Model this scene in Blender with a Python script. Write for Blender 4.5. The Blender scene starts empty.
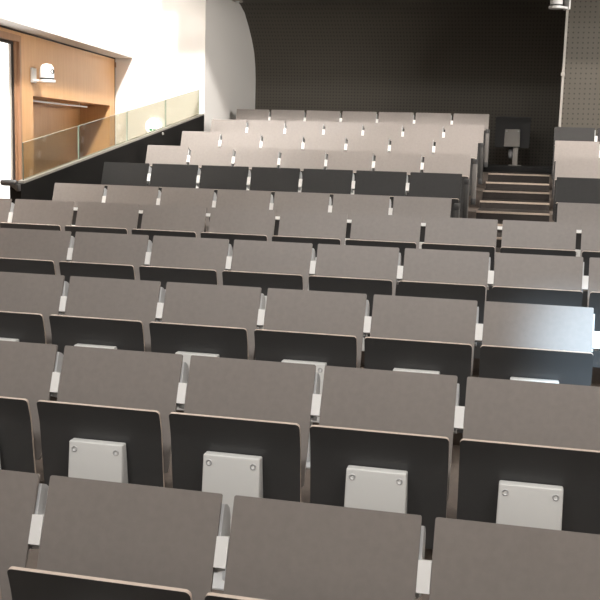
import bpy, bmesh, math
from mathutils import Vector, Matrix
C = bpy.context.scene.collection
S = 0.52            # seat pitch
HC = 1.70           # eye height above the lowest terrace
B = 0.79            # height of a backrest above its terrace

# ------------------------------------------------------------------ materials
def mat(name, col, rough=0.5, metal=0.0, spec=0.5, var=0.0, vscale=30.0, bump=0.0, bscale=200.0, emit=None, estr=0.0):
    m = bpy.data.materials.new(name); m.use_nodes = True
    nt = m.node_tree; b = nt.nodes['Principled BSDF']
    b.inputs['Base Color'].default_value = (*col, 1)
    b.inputs['Roughness'].default_value = rough
    b.inputs['Metallic'].default_value = metal
    b.inputs['Specular IOR Level'].default_value = spec
    if emit:
        b.inputs['Emission Color'].default_value = (*emit, 1); b.inputs['Emission Strength'].default_value = estr
    if var or bump:
        tc = nt.nodes.new('ShaderNodeTexCoord')
    if var:
        n = nt.nodes.new('ShaderNodeTexNoise'); n.inputs['Scale'].default_value = vscale; n.inputs['Detail'].default_value = 4
        r = nt.nodes.new('ShaderNodeValToRGB')
        r.color_ramp.elements[0].color = (*[c*(1-var) for c in col], 1); r.color_ramp.elements[0].position = .3
        r.color_ramp.elements[1].color = (*[min(1, c*(1+var)) for c in col], 1); r.color_ramp.elements[1].position = .7
        nt.links.new(tc.outputs['Object'], n.inputs['Vector']); nt.links.new(n.outputs['Fac'], r.inputs['Fac'])
        nt.links.new(r.outputs['Color'], b.inputs['Base Color'])
    if bump:
        n2 = nt.nodes.new('ShaderNodeTexNoise'); n2.inputs['Scale'].default_value = bscale
        bp = nt.nodes.new('ShaderNodeBump'); bp.inputs['Strength'].default_value = bump; bp.inputs['Distance'].default_value = .002
        nt.links.new(tc.outputs['Object'], n2.inputs['Vector']); nt.links.new(n2.outputs['Fac'], bp.inputs['Height'])
        nt.links.new(bp.outputs['Normal'], b.inputs['Normal'])
    return m

def wood_mat(name, c1, c2):
    m = mat(name, c1, .45)
    nt = m.node_tree; b = nt.nodes['Principled BSDF']
    tc = nt.nodes.new('ShaderNodeTexCoord'); mp = nt.nodes.new('ShaderNodeMapping'); mp.inputs['Scale'].default_value = (14, 14, .8)
    n = nt.nodes.new('ShaderNodeTexNoise'); n.inputs['Scale'].default_value = 3; n.inputs['Detail'].default_value = 6
    r = nt.nodes.new('ShaderNodeValToRGB')
    r.color_ramp.elements[0].color = (*c1, 1); r.color_ramp.elements[0].position = .35
    r.color_ramp.elements[1].color = (*c2, 1); r.color_ramp.elements[1].position = .65
    nt.links.new(tc.outputs['Object'], mp.inputs['Vector']); nt.links.new(mp.outputs['Vector'], n.inputs['Vector'])
    nt.links.new(n.outputs['Fac'], r.inputs['Fac']); nt.links.new(r.outputs['Color'], b.inputs['Base Color'])
    return m

def perforated_mat(name, col, hole, pitch, radius, rough=.7):
    """painted panel with a regular grid of drilled holes, in the plane X-Z"""
    m = mat(name, col, rough)
    nt = m.node_tree; b = nt.nodes['Principled BSDF']
    tc = nt.nodes.new('ShaderNodeTexCoord'); sx = nt.nodes.new('ShaderNodeSeparateXYZ')
    nt.links.new(tc.outputs['Object'], sx.inputs[0])
    def M(op, a, bb=None):
        q = nt.nodes.new('ShaderNodeMath'); q.operation = op
        for i, v in enumerate((a, bb)):
            if v is None: continue
            if isinstance(v, (int, float)): q.inputs[i].default_value = v
            else: nt.links.new(v, q.inputs[i])
        return q.outputs[0]
    def cell(o): return M('SUBTRACT', M('FRACT', M('DIVIDE', o, pitch)), .5)
    cx, cz = cell(sx.outputs['X']), cell(sx.outputs['Z'])
    d = M('SQRT', M('ADD', M('MULTIPLY', cx, cx), M('MULTIPLY', cz, cz)))
    inside = M('LESS_THAN', d, radius)
    mix = nt.nodes.new('ShaderNodeMix'); mix.data_type = 'RGBA'
    mix.inputs['A'].default_value = (*col, 1); mix.inputs['B'].default_value = (*hole, 1)
    nt.links.new(inside, mix.inputs['Factor']); nt.links.new(mix.outputs['Result'], b.inputs['Base Color'])
    return m

def glass_mat(name, tint, refl):
    m = bpy.data.materials.new(name); m.use_nodes = True
    nt = m.node_tree; nt.nodes.remove(nt.nodes['Principled BSDF'])
    out = nt.nodes['Material Output']
    t = nt.nodes.new('ShaderNodeBsdfTransparent'); t.inputs['Color'].default_value = (*tint, 1)
    g = nt.nodes.new('ShaderNodeBsdfGlossy'); g.inputs['Roughness'].default_value = .02
    mx = nt.nodes.new('ShaderNodeMixShader'); mx.inputs['Fac'].default_value = refl
    nt.links.new(t.outputs[0], mx.inputs[1]); nt.links.new(g.outputs[0], mx.inputs[2]); nt.links.new(mx.outputs[0], out.inputs['Surface'])
    return m

M_LAM = mat('grey_laminate', (.225, .200, .183), .42, var=.04, vscale=45, bump=.05, bscale=500)
M_LAMD = mat('charcoal_laminate', (.022, .0215, .021), .40, spec=.2, var=.05, vscale=45)  # darker backrest colour, used for certain rear rows
M_PAN = mat('dark_laminate', (.046, .046, .046), .40)
M_CASE = mat('grey_casing', (.26, .245, .225), .5)
M_EDGE = mat('laminate_edge', (.56, .47, .40), .5)
M_WHITE = mat('white_plastic', (.86, .85, .83), .4)
M_PLATE = mat('pale_grey_metal', (.55, .56, .57), .4)
M_BRACK = mat('grey_white_casing', (.70, .70, .68), .42)
M_SCREW = mat('screw_steel', (.50, .50, .50), .35, .2)
M_POST = mat('dark_steel', (.06, .06, .06), .45, .3)
M_END = mat('end_panel_grey', (.16, .15, .14), .5)
M_ENDD = mat('end_panel_dark', (.045, .043, .04), .5)
M_FLOOR = mat('brown_floor', (.13, .105, .088), .6, var=.12, vscale=20)
M_STEP = mat('brown_step_covering', (.030, .025, .022), .75, spec=.3, var=.12, vscale=30)
M_NOSE = mat('pale_nosing', (.42, .34, .275), .45)
M_CARPET = mat('black_carpet', (.010, .010, .010), .95)
M_WALL = mat('white_paint', (.80, .775, .74), .8)
M_WALLB = mat('offwhite_paint', (.84, .815, .78), .85)
M_CEIL = mat('ceiling_paint', (.70, .69, .67), .9)
M_CHEEK = mat('black_parapet_paint', (.006, .0055, .005), .65, spec=.15)
M_WOOD = wood_mat('oak_veneer', (.53, .295, .135), (.585, .335, .16))
M_WOODD = wood_mat('oak_frame', (.30, .16, .085), (.38, .21, .12))
M_DARK = mat('shadow_gap', (.03, .02, .015), .7)
M_BACK = perforated_mat('dark_perforated_panel', (.10, .089, .072), (.058, .051, .042), .048, .24)
M_PERF = perforated_mat('grey_perforated_panel', (.075, .067, .053), (.030, .026, .021), .062, .17)
M_GLASS = glass_mat('parapet_glass', (.74, .74, .68), .07)
M_GEDGE = mat('glass_edge', (.42, .50, .44), .2)
M_GEDGED = mat('glass_edge_dark', (.10, .13, .11), .2)
M_RAIL = mat('rail_channel', (.30, .285, .25), .4, .2)
M_PIPE = mat('pipe_grey', (.34, .32, .29), .5)
M_CAM = mat('camera_white', (.80, .80, .79), .35)
M_LENS = mat('lens_black', (.01, .01, .01), .1)
M_LEAF = mat('emissive_leaf', (.8, .8, .8), .4, emit=(1, .99, .96), estr=1.6)  # emission set in the door leaf's own material
M_SIGN = mat('lit_sign_face', (.9, .9, .9), .4, emit=(1, 1, 1), estr=2.2)
M_GREEN = mat('sign_green', (.05, .35, .16), .4, emit=(.12, .55, .28), estr=.55)
M_BEIGE = mat('beige_housing', (.50, .45, .40), .5)

# ------------------------------------------------------------------ mesh helpers
def finish(name, bm, mats, parent=None, smooth=35):
    bmesh.ops.recalc_face_normals(bm, faces=bm.faces)
    me = bpy.data.meshes.new(name); bm.to_mesh(me); bm.free()
    for m in (mats if isinstance(mats, (list, tuple)) else [mats]): me.materials.append(m)
    if smooth:
        for p in me.polygons: p.use_smooth = True
        me.set_sharp_from_angle(angle=math.radians(smooth))
    o = bpy.data.objects.new(name, me); C.objects.link(o)
    if parent: o.parent = parent
    return o

def hexa(bm, p, mi=0):
    """p: 8 points, 4 of the bottom loop then 4 of the top loop"""
    v = [bm.verts.new(q) for q in p]
    fs = [(0, 3, 2, 1), (4, 5, 6, 7), (0, 1, 5, 4), (1, 2, 6, 5), (2, 3, 7, 6), (3, 0, 4, 7)]
    out = []
    for f in fs:
        face = bm.faces.new([v[i] for i in f]); face.material_index = mi; out.append(face)
    return v, out

def box(bm, x0, x1, y0, y1, z0, z1, mi=0):
    return hexa(bm, [(x0, y0, z0), (x1, y0, z0), (x1, y1, z0), (x0, y1, z0), (x0, y0, z1), (x1, y0, z1), (x1, y1, z1), (x0, y1, z1)], mi)

def bevel(bm, w, seg=2):
    bmesh.ops.bevel(bm, geom=list(bm.edges), offset=w, segments=seg, profile=.5, affect='EDGES')

def prism(bm, poly, axis, a0, a1, mi=0):
    """extrude a polygon of 2D points along an axis: 'x' takes (y,z), 'y' takes (x,z), 'z' takes (x,y)"""
    def P(q, a):
        return {'x': (a, q[0], q[1]), 'y': (q[0], a, q[1]), 'z': (q[0], q[1], a)}[axis]
    A = [bm.verts.new(P(q, a0)) for q in poly]; D = [bm.verts.new(P(q, a1)) for q in poly]
    n = len(poly); fs = [bm.faces.new(A), bm.faces.new(D)]
    for i in range(n): fs.append(bm.faces.new([A[i], A[(i+1) % n], D[(i+1) % n], D[i]]))
    for f in fs: f.material_index = mi
    return fs

def lathe(bm, prof, c, axis=Vector((0, 0, 1)), n=24, mi=0):
    """revolve (radius, height) pairs about an axis through c"""
    R = axis.normalized().to_track_quat('Z', 'Y').to_matrix(); rings = []
    for r, h in prof:
        if r < 1e-6: rings.append([bm.verts.new(Vector(c)+R@Vector((0, 0, h)))])
        else: rings.append([bm.verts.new(Vector(c)+R@Vector((r*math.cos(2*math.pi*i/n), r*math.sin(2*math.pi*i/n), h))) for i in range(n)])
    for a, b in zip(rings, rings[1:]):
        for i in range(n):
            j = (i+1) % n
            if len(a) == 1 and len(b) == 1: continue
            if len(a) == 1: f = bm.faces.new([a[0], b[i], b[j]])
            elif len(b) == 1: f = bm.faces.new([a[i], a[j], b[0]])
            else: f = bm.faces.new([a[i], a[j], b[j], b[i]])
            f.material_index = mi
    return rings

def sheet(bm, prof, half, thick, rtop, rbot):
    """a bent board: prof = list of (y,z) from top to bottom, rounded corners, thickness towards +y; slot 0 faces, slot 1 edges"""
    pts = [Vector((0, *p)) for p in prof]
    L = [0]
    for a, b in zip(pts, pts[1:]): L.append(L[-1]+(b-a).length)
    T = L[-1]
    def at(s):
        for i in range(len(L)-1):
            if s <= L[i+1]+1e-9:
                t = (s-L[i])/(L[i+1]-L[i]); return pts[i].lerp(pts[i+1], t), (pts[i+1]-pts[i]).normalized()
        return pts[-1], (pts[-1]-pts[-2]).normalized()
    ss = [rtop*(1-math.cos(k*math.pi/12)) for k in range(7)]
    ss += [rtop+(T-rtop-rbot)*k/14 for k in range(1, 14)]
    ss += [T-rbot+rbot*math.sin(k*math.pi/12) for k in range(7)]
    front, back = [], []
    for s in ss:
        w = half
        if s < rtop: w = half-rtop+math.sqrt(max(0, rtop**2-(rtop-s)**2))
        if s > T-rbot: w = half-rbot+math.sqrt(max(0, rbot**2-(s-T+rbot)**2))
        p, d = at(s)
        nrm = Vector((0, -d.z, d.y))
        if nrm.y < 0: nrm = -nrm
        front.append([bm.verts.new((-w, p.y, p.z)), bm.verts.new((w, p.y, p.z))])
        q = p+nrm*thick
        back.append([bm.verts.new((-w, q.y, q.z)), bm.verts.new((w, q.y, q.z))])
    for i in range(len(ss)-1):
        for g in (front, back): bm.faces.new([g[i][0], g[i][1], g[i+1][1], g[i+1][0]]).material_index = 0
        for k in (0, 1): bm.faces.new([front[i][k], back[i][k], back[i+1][k], front[i+1][k]]).material_index = 1
    for i in (0, -1): bm.faces.new([front[i][0], front[i][1], back[i][1], back[i][0]]).material_index = 1

def thing(name, label, cat, loc=(0, 0, 0), rz=0, group=None):
    o = bpy.data.objects.new(name, None); C.objects.link(o); o.empty_display_size = .1
    o.location = loc; o.rotation_euler = (0, 0, rz); o['label'] = label; o['category'] = cat
    if group: o['group'] = group
    return o
def struct(name, bm, mats, smooth=0):
    o = finish(name, bm, mats, None, smooth); o['kind'] = 'structure'; return o
def copy_tree(o, parent=None):
    c = o.copy(); C.objects.link(c)
    if parent: c.parent = parent
    for ch in list(o.children): copy_tree(ch, c)
    return c

# ------------------------------------------------------------------ measured layout
YS = [2.402, 3.561, 4.682, 5.843, 6.985, 8.510, 9.601, 10.783, 11.925, 13.090, 14.241]
FL = [0.0, .097, .204, .313, .422, .478, .653, .827, 1.001, 1.177, 1.353]
XF = [-1.768, -2.293, -2.812, -3.336, -4.378]
XR, XA = -.658, .169
XL = XR-7*S
XS = XL-.10                  # inner face of the side wall and of the parapet
YW = 13.115                  # corridor end wall
RIS = [None]+[YS[k-1]+.30 for k in range(1, 11)]
YP, ZP = 14.36, 1.44         # back platform
YB = 15.63                   # back wall

# ------------------------------------------------------------------ floor
bm = bmesh.new()
X1 = 4.3
box(bm, -7, X1, -4, RIS[1], -.3, 0)
for k in range(1, 5): box(bm, -7, X1, RIS[k], RIS[k+1], -.3, FL[k])
box(bm, -7, X1, RIS[5], RIS[6], -.3, FL[5])
for k in range(6, 10): box(bm, XS-.1, X1, RIS[k], RIS[k+1], -.3, FL[k])
box(bm, XS-.1, X1, RIS[10], YP, -.3, FL[10])
box(bm, -7, XS-.1, RIS[6], YW+.2, -.3, FL[5])
struct('floor', bm, M_FLOOR)
bm = bmesh.new(); box(bm, XS, X1, YP, YB+.1, -.3, ZP); box(bm, XR+.06, XA-.02, RIS[10]+.05, YP, FL[10], FL[10]+.006)
struct('floor_back', bm, M_CARPET)

# stepped aisle between the two rear blocks
bm = bmesh.new()
AX0, AX1 = XR+.052, XA-.004
n_tr = 0
for k in range(6, 11):
    zm = (FL[k]+FL[k-1])/2
    box(bm, AX0, AX1, RIS[k]-.54, RIS[k]-.0005, FL[k-1], zm)
    box(bm, AX0, AX1, RIS[k]-.0004, RIS[k]+.60 if k < 10 else YP-.001, FL[k], FL[k]+.008)
    box(bm, AX0, AX1, RIS[k]-.008, RIS[k]-.0005, zm, FL[k]+.008)
struct('floor_aisle_steps', bm, M_STEP)
for k in range(6, 11):
    zm = (FL[k]+FL[k-1])/2
    for y, z in ((RIS[k]-.54, zm), (RIS[k]-.008, FL[k]+.008)):
        n_tr += 1
        bm = bmesh.new(); box(bm, AX0, AX1, y-.006, y+.035, z-.016, z+.004)
        struct('trim_%d' % n_tr, bm, M_NOSE)

# ------------------------------------------------------------------ walls, ceilings
ZC = HC+6.6
bm = bmesh.new()                       # side wall beyond the corridor
box(bm, XS-.2, XS, YW, YB+.1, 0, HC+2.9); struct('wall_left', bm, M_WALLB)
bm = bmesh.new()                       # corridor end wall
box(bm, -7, XS-.2, YW, YW+.2, 0, ZC); box(bm, XS-.2, XS-.0005, YW-.002, YW, 0, ZC)
struct('wall_corridor_end', bm, M_WALL)

prof = [(YB, 1.2), (YB, HC+.94), (15.592, HC+1.143), (15.519, HC+1.347), (15.375, HC+1.529), (15.178, HC+1.707), (14.95, HC+1.88), (14.696, HC+1.977),
        (14.35, HC+2.01), (13.9, HC+2.01), (13.3, HC+2.0), (12.25, HC+1.99), (12.05, HC+1.90)]  # out-of-view front edge lowered into a lip to shade the topmost row
bm = bmesh.new()
prism(bm, prof+[(12.05, HC+2.35), (YB+.2, HC+2.35), (YB+.2, 1.2)], 'x', XS, X1)
o = struct('wall_back', bm, M_BACK, 30)
bm = bmesh.new(); box(bm, XS-.2, X1, 12.05, 12.2, HC+2.35, ZC); struct('wall_back_upper', bm, M_WALL)

bm = bmesh.new()                       # perforated wall behind the rear right block
box(bm, .268, X1, 13.3, 13.5, 1.0, HC+2.003); box(bm, .268, .30, 13.5, YB, 1.3, HC+2.0); struct('wall_right_rear', bm, M_PERF)
bm = bmesh.new(); box(bm, .236, .266, 13.282, 13.312, FL[10]+.02, HC+2.0); bevel(bm, .004)
struct('trim_30', bm, M_PIPE)
bm = bmesh.new(); box(bm, .222, .272, 13.26, 13.30, HC+.90, HC+.94); bevel(bm, .004); struct('trim_31', bm, M_PIPE)
bm = bmesh.new(); box(bm, X1, X1+.2, -4, 13.5, -.3, ZC); struct('wall_right', bm, M_WALLB)
bm = bmesh.new(); box(bm, -7.2, X1+.2, -4.2, -4, -.3, ZC); struct('wall_front', bm, M_WALLB)
bm = bmesh.new(); box(bm, -7.2, X1+.2, -4.2, 13.4, ZC, ZC+.2); struct('ceiling', bm, M_CEIL)

# oak wall of the corridor, in its own frame: a = distance towards the hall's front, n = towards the seats
CO = Vector((-5.687, YW, 0)); DA = Vector((.11399, -.99348, 0)); DN = Vector((.99348, .11399, 0))
def W(a, n, z): return CO+DA*a+DN*n+Vector((0, 0, z))
def wbox(bm, a0, a1, n0, n1, z0, z1, mi=0):
    return hexa(bm, [W(a0, n0, z0), W(a1, n0, z0), W(a1, n1, z0), W(a0, n1, z0), W(a0, n0, z1), W(a1, n0, z1), W(a1, n1, z1), W(a0, n1, z1)], mi)
ZS = HC+1.058; Z6 = FL[5]; NT = HC+.412; DT = HC+.985
A_N0, A_N1, A_D = .230, 2.998, 3.34
bm = bmesh.new()
wbox(bm, 0, A_N0, -.5, 0, Z6, ZS); wbox(bm, A_N0, A_N1, -.5, 0, NT, ZS); wbox(bm, A_N1, A_D, -.5, 0, Z6, ZS)
wbox(bm, A_N0, A_N1, -.5, -.42, Z6, NT)
wbox(bm, A_D, 5.2, -.5, 0, DT, ZS); wbox(bm, 5.2, 8.5, -.5, 0, Z6-.3, ZS)
struct('wall_left_oak', bm, M_WOOD)
bm = bmesh.new(); wbox(bm, 0, 8.5, -.2, .004, ZS-.018, ZS-.001); wbox(bm, .0, .016, 0, .004, Z6, ZS-.018); struct('trim_32', bm, M_DARK)
bm = bmesh.new(); wbox(bm, -.02, 16.8, -1, .261, ZS, ZC); struct('wall_left_upper', bm, M_WALL)
bm = bmesh.new()                        # door opening: oak frame, pale leaf with emission in its material
wbox(bm, A_D, A_D+.045, -.30, .012, Z6, DT+.02); wbox(bm, A_D+.045, 5.15, -.30, .012, DT-.045, DT+.02); wbox(bm, 5.15, 5.2, -.30, .012, Z6, DT+.02)
wbox(bm, A_D+.045, A_D+.10, -.30, -.02, Z6, DT-.045, 0)
fr = struct('door_1', bm, [M_WOODD])
bm = bmesh.new(); wbox(bm, A_D+.10, A_D+.125, -.2, -.03, Z6, DT-.05); wbox(bm, A_D+.125, 5.15, -.2, -.03, DT-.075, DT-.05)
p = finish('door_seal', bm, M_DARK, fr, 0)
bm = bmesh.new(); wbox(bm, A_D+.125, 5.15, -.12, -.06, Z6+.01, DT-.075); finish('door_leaf', bm, M_LEAF, fr, 0)
bm = bmesh.new(); wbox(bm, A_D+.128, A_D+.165, -.06, -.045, Z6+.01, DT-.075); finish('door_stile', bm, M_BEIGE, fr, 0)

# hinge plate at the corner of the oak wall
bm = bmesh.new(); wbox(bm, .006, .03, 0.0, .02, HC+.93, HC+1.0); bevel(bm, .003)
struct('trim_33', bm, M_WOODD)

# coat rail in the recess
t = thing('coat_rail', 'slim pale rail across the recess in the oak wall', 'rail', W(2.94, -.12, HC+.35))
def wl(a, n, z): return W(a, n, z)-W(2.94, -.12, HC+.35)
bm = bmesh.new()
a, b = wl(2.95, -.2, HC+.375), wl(.60, -.2, HC+.375)
lathe(bm, [(0, 0), (.012, 0), (.012, (b-a).length), (0, (b-a).length)], a, (b-a), 12); finish('rail', bm, M_WHITE, t)
for aa in (2.6, .9):
    bm = bmesh.new(); c = wl(aa, -.2, HC+.383); lathe(bm, [(0, 0), (.006, 0), (.006, NT-HC-.383-.0), (0, NT-HC-.383)], c, Vector((0, 0, 1)), 8); finish('hanger', bm, M_WHITE, t)

# ------------------------------------------------------------------ parapet with glass
def top_z(y): return HC-.402+(y-8.203)*(.314+.402)/(12.935-8.203)
PT = .11
bm = bmesh.new()
prism(bm, [(8.10, Z6), (YW-.003, Z6), (YW-.003, top_z(YW)-.0225), (8.14, top_z(8.14)-.0225), (8.10, top_z(8.14)-.0225)], 'x', XS-PT, XS)
struct('trim_34', bm, M_CHEEK)          # the sloped parapet
t = thing('glass_balustrade', 'four-pane clear glass balustrade rising along the black sloped parapet', 'balustrade', (XS-.03, 8.2, top_z(8.2)-.03))
def gl(y, z): return (y-8.2, z-(top_z(8.2)-.03))
bm = bmesh.new()
prism(bm, [gl(8.16, top_z(8.16)-.022), gl(YW-.01, top_z(YW-.01)-.022), gl(YW-.01, top_z(YW-.01)), gl(8.16, top_z(8.16))], 'x', -.03, .03)
finish('base_channel', bm, M_RAIL, t, 0)
JY = [8.19, 9.318, 10.535, 11.727, 12.98]
def gtop(y): return HC-.077+(y-8.182)*(.639+.077)/(12.923-8.182)
for i in range(4):
    y0, y1 = JY[i]+.006, JY[i+1]-.006
    bm = bmesh.new()
    fs = prism(bm, [gl(y0, top_z(y0)-.0), gl(y1, top_z(y1)-.0), gl(y1, gtop(y1)), gl(y0, gtop(y0))], 'x', -.006, .006)
    for f in fs[2:]: f.material_index = 1
    fs[5].material_index = 2
    finish('glass_pane', bm, [M_GLASS, M_GEDGE, M_GEDGED], t, 0)
for y in (11.55,):
    bm = bmesh.new(); q = gl(y, top_z(y)-.055); lathe(bm, [(0, 0), (.018, 0), (.014, .015), (0, .018)], (.03, q[0], q[1]), Vector((1, 0, 0)), 12)
    finish('clamp_button', bm, M_RAIL, t)

# handrail stub poking out from the parapet's lower end
t = thing('handrail', 'dark rounded handrail end sticking out below the glass balustrade', 'handrail', (XS-.05, 8.095, HC-.425))
bm = bmesh.new()
lathe(bm, [(0, -.005), (.020, .0), (.028, .012), (.028, .135), (.022, .15), (0, .155)], (.03, -.03, 0.0), Vector((-1, 0, 0)), 16); finish('rail', bm, M_POST, t)
bm = bmesh.new(); hexa(bm, [(.03, -.04, -.07), (.05, -.04, -.07), (.05, .004, -.07), (.03, .004, -.07), (-.045, -.05, -.01), (.05, -.05, -.01), (.05, .004, -.01), (-.045, .004, -.01)]); bevel(bm, .005)
finish('bracket', bm, M_POST, t)

# lit emergency sign on the corridor's end wall
t = thing('emergency_sign', 'small glowing white and green emergency sign behind the glass', 'sign', (-5.117, YW, HC+.06))
bm = bmesh.new(); lathe(bm, [(0, -.05), (.105, -.05), (.115, -.03), (.115, 0), (0, 0)], (0, 0, .09), Vector((0, 1, 0)), 28); finish('lamp_housing', bm, M_SIGN, t)
for x0, x1, z0, z1 in ((-.045, -.005, .02, .05), (.008, .05, .025, .045)):
    bm = bmesh.new(); box(bm, x0, x1, -.056, -.0505, z0+.01, z1+.01); finish('pictogram', bm, M_GREEN, t, 0)

# dome camera on the oak wall
def dome(t, s, face, lens=True):
    """white pan camera on a shelf: face = outward direction in the local frame"""
    f = Vector(face).normalized(); sd = Vector((0, 0, 1)).cross(f)
    c = f*.16*s
    R = Matrix((sd, f, Vector((0, 0, 1)))).transposed()
    def bx(x0, x1, y0, y1, z0, z1):
        bm = bmesh.new(); box(bm, x0*s, x1*s, y0*s, y1*s, z0*s, z1*s); bevel(bm, .004*s)
        bmesh.ops.transform(bm, matrix=R.to_4x4(), verts=bm.verts); return bm
    finish('wall_plate', bx(-.066, .066, 0, .02, -.035, .12), M_CAM, t)
    finish('bracket_arm', bx(-.045, .045, .02, .12, -.025, -.0), M_CAM, t)
    bm = bmesh.new(); lathe(bm, [(0, -.03*s), (.088*s, -.03*s), (.092*s, -.022*s), (.092*s, -.002*s), (0, -.002*s)], c, n=28); finish('base_disc', bm, M_CAM, t)
    bm = bmesh.new(); lathe(bm, [(0, 0), (.074*s, 0), (.074*s, .018*s), (0, .018*s)], c, n=28); finish('turn_ring', bm, M_POST, t)
    bm = bmesh.new(); lathe(bm, [(.076*s, .02*s), (.076*s, .10*s), (.068*s, .135*s), (.045*s, .16*s), (0, .17*s), ], c, n=28)
    hd = finish('camera_head', bm, M_CAM, t)
    if lens:
        d = (f*.5+Vector((.8, -.45, 0))).normalized()
        bm = bmesh.new(); lathe(bm, [(0, 0), (.026*s, 0), (.026*s, .012*s), (.018*s, .012*s), (.015*s, .004*s), (0, .006*s)], c+d*.07*s+Vector((0, 0, .085*s)), d, 16)
        finish('lens', bm, M_LENS, hd)
pw = W(3.0, 0, HC+.585)
t = thing('dome_camera', 'white dome camera on a small shelf on the oak wall', 'camera', pw); dome(t, 1.0, DN)
t = thing('dome_camera.001', 'white dome camera on top of the pale post at the back wall', 'camera', (.252, 13.278, HC+1.735)); dome(t, 1.0, Vector((-.86, -.5, 0)), False)
# beige fitting on the pale side wall, under the dark soffit
t = thing('wall_fitting', 'small beige fitting high on the pale side wall beside the dark soffit', 'fitting', (XS, 14.36, HC+2.0))
bm = bmesh.new(); box(bm, 0, .10, -.16, .16, -.03, .08); bevel(bm, .012); finish('housing', bm, M_BEIGE, t)
bm = bmesh.new(); lathe(bm, [(0, 0), (.03, 0), (.03, .015), (0, .015)], (.06, 0, -.045), n=14); finish('nozzle', bm, M_CAM, t)

# ------------------------------------------------------------------ seats
TILT = math.radians(20)
HW = S*(1-.066)/2
def on_back(d, off=0):     # point d below the backrest's top edge along its face, off behind it
    return (-d*math.sin(TILT)+off*math.cos(TILT), B-d*math.cos(TILT)-off*math.sin(TILT))
def make_seat():
    t = thing('tip_up_seat', '', 'seat')
    bm = bmesh.new(); sheet(bm, [on_back(0), on_back(.15), on_back(.30), on_back(.45)], HW, .011, .006, .012)
    finish('backrest', bm, [M_LAM, M_LAM], t)
    prof = [(-.243, .626), (-.233, .596), (-.224, .566), (-.217, .536), (-.212, .500), (-.206, .45), (-.198, .38), (-.188, .31), (-.178, .25), (-.172, .20)]
    bm = bmesh.new(); sheet(bm, prof, S*(1-.07)/2, .0105, .015, .03)
    finish('seat_pan', bm, [M_PAN, M_EDGE], t)
    bm = bmesh.new(); h = .105
    hexa(bm, [(-h-.004, -.272, .215), (h+.004, -.272, .215), (h+.004, -.186, .215), (-h-.004, -.186, .215),
              (-h, -.255, .492), (h, -.255, .492), (h, -.214, .492), (-h, -.214, .492)]); bevel(bm, .006, 3)
    br = finish('underseat_bracket', bm, M_BRACK, t)
    for s in (-1, 1):
        bm = bmesh.new(); lathe(bm, [(0, -.001), (.004, -.001), (.006, .0015), (.0095, .003), (.0115, .0015), (.012, -.002)], (s*(h-.023), -.2568, .463), Vector((0, -1, .08)), 16)
        finish('screw', bm, M_SCREW, br)
    # post and spine carrying seat and back
    bm = bmesh.new(); box(bm, -.035, .035, -.23, -.17, .008, .217); bevel(bm, .006); finish('pedestal', bm, M_PLATE, t)
    bm = bmesh.new(); box(bm, -.09, .09, -.29, -.08, 0, .008); bevel(bm, .002); finish('foot_plate', bm, M_PLATE, t)
    a = on_back(.10, .012); c = on_back(.44, .012); e = on_back(.44, .04); g = on_back(.10, .03)
    bm = bmesh.new(); prism(bm, [a, c, (-.17, .28), (-.17, .22), (-.10, .22), e, g], 'x', -.04, .04); finish('back_spine', bm, M_PLATE, t)
    # plate at the seat's right end and the pale block bridging the gap
    gx = HW
    pl = [on_back(.026, .013), on_back(.026, .04), on_back(.034, .065), on_back(.055, .085), on_back(.10, .095), on_back(.20, .09), on_back(.20, .013)]
    bm = bmesh.new(); prism(bm, pl, 'x', gx-.006, gx+.007); finish('side_plate', bm, M_PLATE, t)
    q = [on_back(.108, -.004), on_back(.186, -.004), on_back(.186, .05), on_back(.108, .05)]
    bm = bmesh.new(); prism(bm, q, 'x', gx+.0008, S/2+(S/2-HW)-.0008)
    finish('gap_block', bm, M_WHITE, t, 0)
    return t
def end_panel(t, side, dark):
    bm = bmesh.new()
    x0 = side*(S/2+.002); x1 = side*(S/2+.046)
    box(bm, min(x0, x1), max(x0, x1), .02, .16, B-.52, B-.05); bevel(bm, .006)
    o = finish('end_panel', bm, M_ENDD if dark else M_END, t)
    for z0, z1 in ((B-.10, B-.048), (B-.525, B-.46)):
        bm = bmesh.new(); box(bm, min(x0, x1)-.001, max(x0, x1)+.001, .018, .162, z0, z1); bevel(bm, .004); finish('cap', bm, M_POST, o)
    return o

proto = make_seat()
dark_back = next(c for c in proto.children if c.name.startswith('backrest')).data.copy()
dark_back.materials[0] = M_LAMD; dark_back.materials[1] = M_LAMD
ORD = ['first', 'second', 'third', 'fourth', 'fifth', 'sixth', 'seventh', 'eighth', 'ninth', 'tenth']
used = [False]
def place(x, y, z, label, group, dark=False, drop=0):
    if not used[0]:
        o = proto; used[0] = True
    else: o = copy_tree(proto)
    o.location = (x, y, z); o['label'] = label; o['group'] = group
    for c in o.children:
        if drop and c.name.startswith(('seat_pan', 'underseat_bracket')): c.location.z -= drop
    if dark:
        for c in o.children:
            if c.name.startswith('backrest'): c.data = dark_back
    return o
RN = ['nearest', 'second', 'third', 'fourth', 'fifth']
bm = bmesh.new()
prism(bm, [on_back(.046, .0), on_back(.068, .0), on_back(.068, .012), on_back(.046, .012)], 'x', HW+.0008, S-HW-.0008)
q = finish('thin_link', bm, M_WHITE, None, 0); thin_link = q.data; bpy.data.objects.remove(q)
KR = [(0, 4), (0, 5), (0, 6), (0, 8), (0, 10)]
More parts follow.
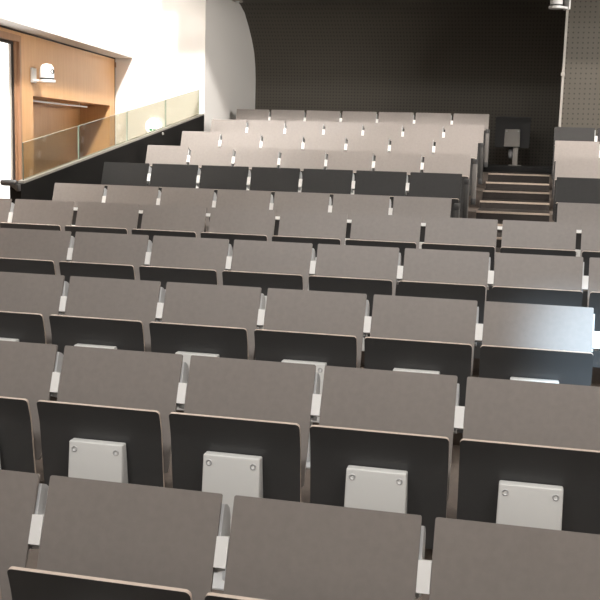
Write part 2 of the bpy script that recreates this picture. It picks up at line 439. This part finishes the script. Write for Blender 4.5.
for r in range(5):
    k0, k1 = KR[r]
    for k in range(k0, k1):
        n = k-k0
        where = 'leftmost in view' if n == 0 else ('rightmost in view' if k == k1-1 else ORD[n]+' from the left')
        lab = 'grey tip-up seat %s in the %s row from the front' % (where, RN[r])
        if r == 2 and k == 5: lab = 'tip-up seat shining pale blue, rightmost in the third row from the front'
        o = place(XF[r]+(k+.5)*S, YS[r], FL[r], lab, 'tip-up seats in the %s row from the front' % RN[r])
        if r == 4 and k > 0:         # this row has only a thin link between its backs
            for c in list(o.children):
                if c.name.startswith('side_plate'): bpy.data.objects.remove(c)
                elif c.name.startswith('gap_block'): c.data = thin_link
BN = ['lowest', 'second', 'third', 'fourth', 'fifth', 'topmost']
for r in range(5, 11):
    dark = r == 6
    for k in range(7):
        n = 6-k
        where = 'beside the stepped aisle' if n == 0 else ('next to the side wall' if (k == 0 and r == 10) else 'next to the glass parapet' if (k == 0 and r < 9) else ORD[n]+' from the stepped aisle')
        lab = '%s tip-up seat %s, %s row of rear left block' % ('dark' if dark else 'grey', where, BN[r-5])
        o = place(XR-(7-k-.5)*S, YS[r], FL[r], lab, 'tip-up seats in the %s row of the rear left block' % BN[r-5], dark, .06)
        if k == 6:
            for c in list(o.children):
                if c.name.startswith('gap_block') or c.name.startswith('side_plate'): bpy.data.objects.remove(c)
            if r < 10: end_panel(o, 1, r in (5, 6, 8))
for r in range(5, 10):
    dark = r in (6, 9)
    for k in range(2 if r >= 8 else 1):
        where = 'beside the stepped aisle' if k == 0 else 'second from the stepped aisle'
        lab = '%s tip-up seat %s, %s row of rear right block' % ('dark' if dark else 'grey', where, BN[r-5])
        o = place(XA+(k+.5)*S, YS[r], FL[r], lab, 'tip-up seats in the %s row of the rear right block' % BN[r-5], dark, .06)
# lone dark seat on the platform
o = place(-.362, 14.98, ZP+.006, 'black lone tip-up seat on the platform by the dark back wall', 'lone seat by the back wall', True)
o['group'] = ''
del o['group']
bk = next(c for c in o.children if c.name.startswith('backrest')); bk.location.z = -.10; me = bk.data.copy(); me.materials[0] = M_PAN; me.materials[1] = M_PAN; bk.data = me
pn = next(c for c in o.children if c.name.startswith('seat_pan')); pn.location.z = .05; me = pn.data.copy(); me.materials[1] = M_PAN; pn.data = me
for c in list(o.children):
    if c.name.startswith(('underseat', 'pedestal', 'foot')):
        me = c.data.copy(); me.materials[0] = M_CASE; c.data = me
        if c.name.startswith('underseat'): c.scale.z = .88; c.location.z = .075
        else: c.location.x = .055
        if c.name.startswith('pedestal'): c.scale.z = 1.2
    if c.name.startswith('back_spine'):
        c.location.z = -.12; me = c.data.copy(); me.materials[0] = M_PAN; c.data = me
    if c.name.startswith(('gap_block', 'side_plate')): bpy.data.objects.remove(c)

# ------------------------------------------------------------------ light
def area(name, loc, aim, sx, sy, power, col=(1, .955, .905), spread=180):
    l = bpy.data.lights.new(name, 'AREA'); l.shape = 'RECTANGLE'; l.size = sx; l.size_y = sy; l.energy = power; l.color = col; l.spread = math.radians(spread)
    o = bpy.data.objects.new(name, l); C.objects.link(o); o.location = loc
    o.rotation_euler = (Vector(aim)-Vector(loc)).to_track_quat('-Z', 'Y').to_euler(); return o
for i, x in enumerate((-4.2, -1.9, .4, 2.7)):
    area('ceiling_lamp', (x, 5.6, HC+6.45), (x*.85-.2, 13.4, HC+.6), .9, .9, (27, 29, 30, 32)[i], (1, .90, .83), 54)
for i, x in enumerate((-3.2, 0, 3.2)):
    area('front_fill', (x, -1.0, HC+5.6), (x, 5.6, .9), 1.2, 1.2, 104, (1, .97, .94), 125)  # unseen lamps added to brighten the front rows
area('left_wall_fill', (-2.4, 7.0, HC+5.8), (-5.3, 10.3, HC+2.3), .6, .6, 290, (1, .965, .92), 68)  # unseen fill added to whiten the left walls
area('left_wall_fill_front', (-3.9, 6.6, HC+6.4), (-5.1, 6.9, HC+2.6), 1.6, .3, 150, (1, .965, .92), 50)  # unseen fill added so the upper left wall reflects in rear seats
area('side_wall_fill', (4.25, 10.4, HC+1.7), (-4.4, 12.5, HC+.9), 3.0, .9, 430, (1, .95, .89), 150)  # added fill on the right wall, lifts the shaded side wall opposite
sp = bpy.data.lights.new('stage_spot', 'SPOT'); sp.energy = 5600; sp.color = (.58, .80, 1); sp.spot_size = math.radians(9); sp.spot_blend = .9; sp.shadow_soft_size = .08
so = bpy.data.objects.new('stage_spot', sp); C.objects.link(so); so.location = (2.4, -2.0, HC+2.0)
so.rotation_euler = (Vector((.50, 4.6, HC-.90))-Vector(so.location)).to_track_quat('-Z', 'Y').to_euler()

w = bpy.data.worlds.new('world'); bpy.context.scene.world = w; w.use_nodes = True
w.node_tree.nodes['Background'].inputs['Color'].default_value = (1, .96, .92, 1); w.node_tree.nodes['Background'].inputs['Strength'].default_value = .3

# ------------------------------------------------------------------ camera
cam = bpy.data.cameras.new('camera'); cam.sensor_width = 36; cam.lens = 1006.47/600*36; cam.clip_start = .05
co = bpy.data.objects.new('camera', cam); C.objects.link(co)
pi_, ya, ro = (math.radians(v) for v in (8.93787, 12.91360, 1.56997))
fwd = Vector((-math.sin(ya), math.cos(ya), 0)); rt = Vector((math.cos(ya), math.sin(ya), 0)); up = Vector((0, 0, 1))
f2 = math.cos(pi_)*fwd-math.sin(pi_)*up; u2 = math.sin(pi_)*fwd+math.cos(pi_)*up
r3 = math.cos(ro)*rt+math.sin(ro)*u2; u3 = -math.sin(ro)*rt+math.cos(ro)*u2
m = Matrix((r3, u3, -f2)).transposed().to_4x4(); m.translation = Vector((0, 0, HC)); co.matrix_world = m
sc = bpy.context.scene; sc.camera = co
sc.view_settings.view_transform = 'Standard'; sc.view_settings.look = 'None'; sc.view_settings.gamma = 1; sc.view_settings.use_curve_mapping = False
sc.view_settings.exposure = 0.0
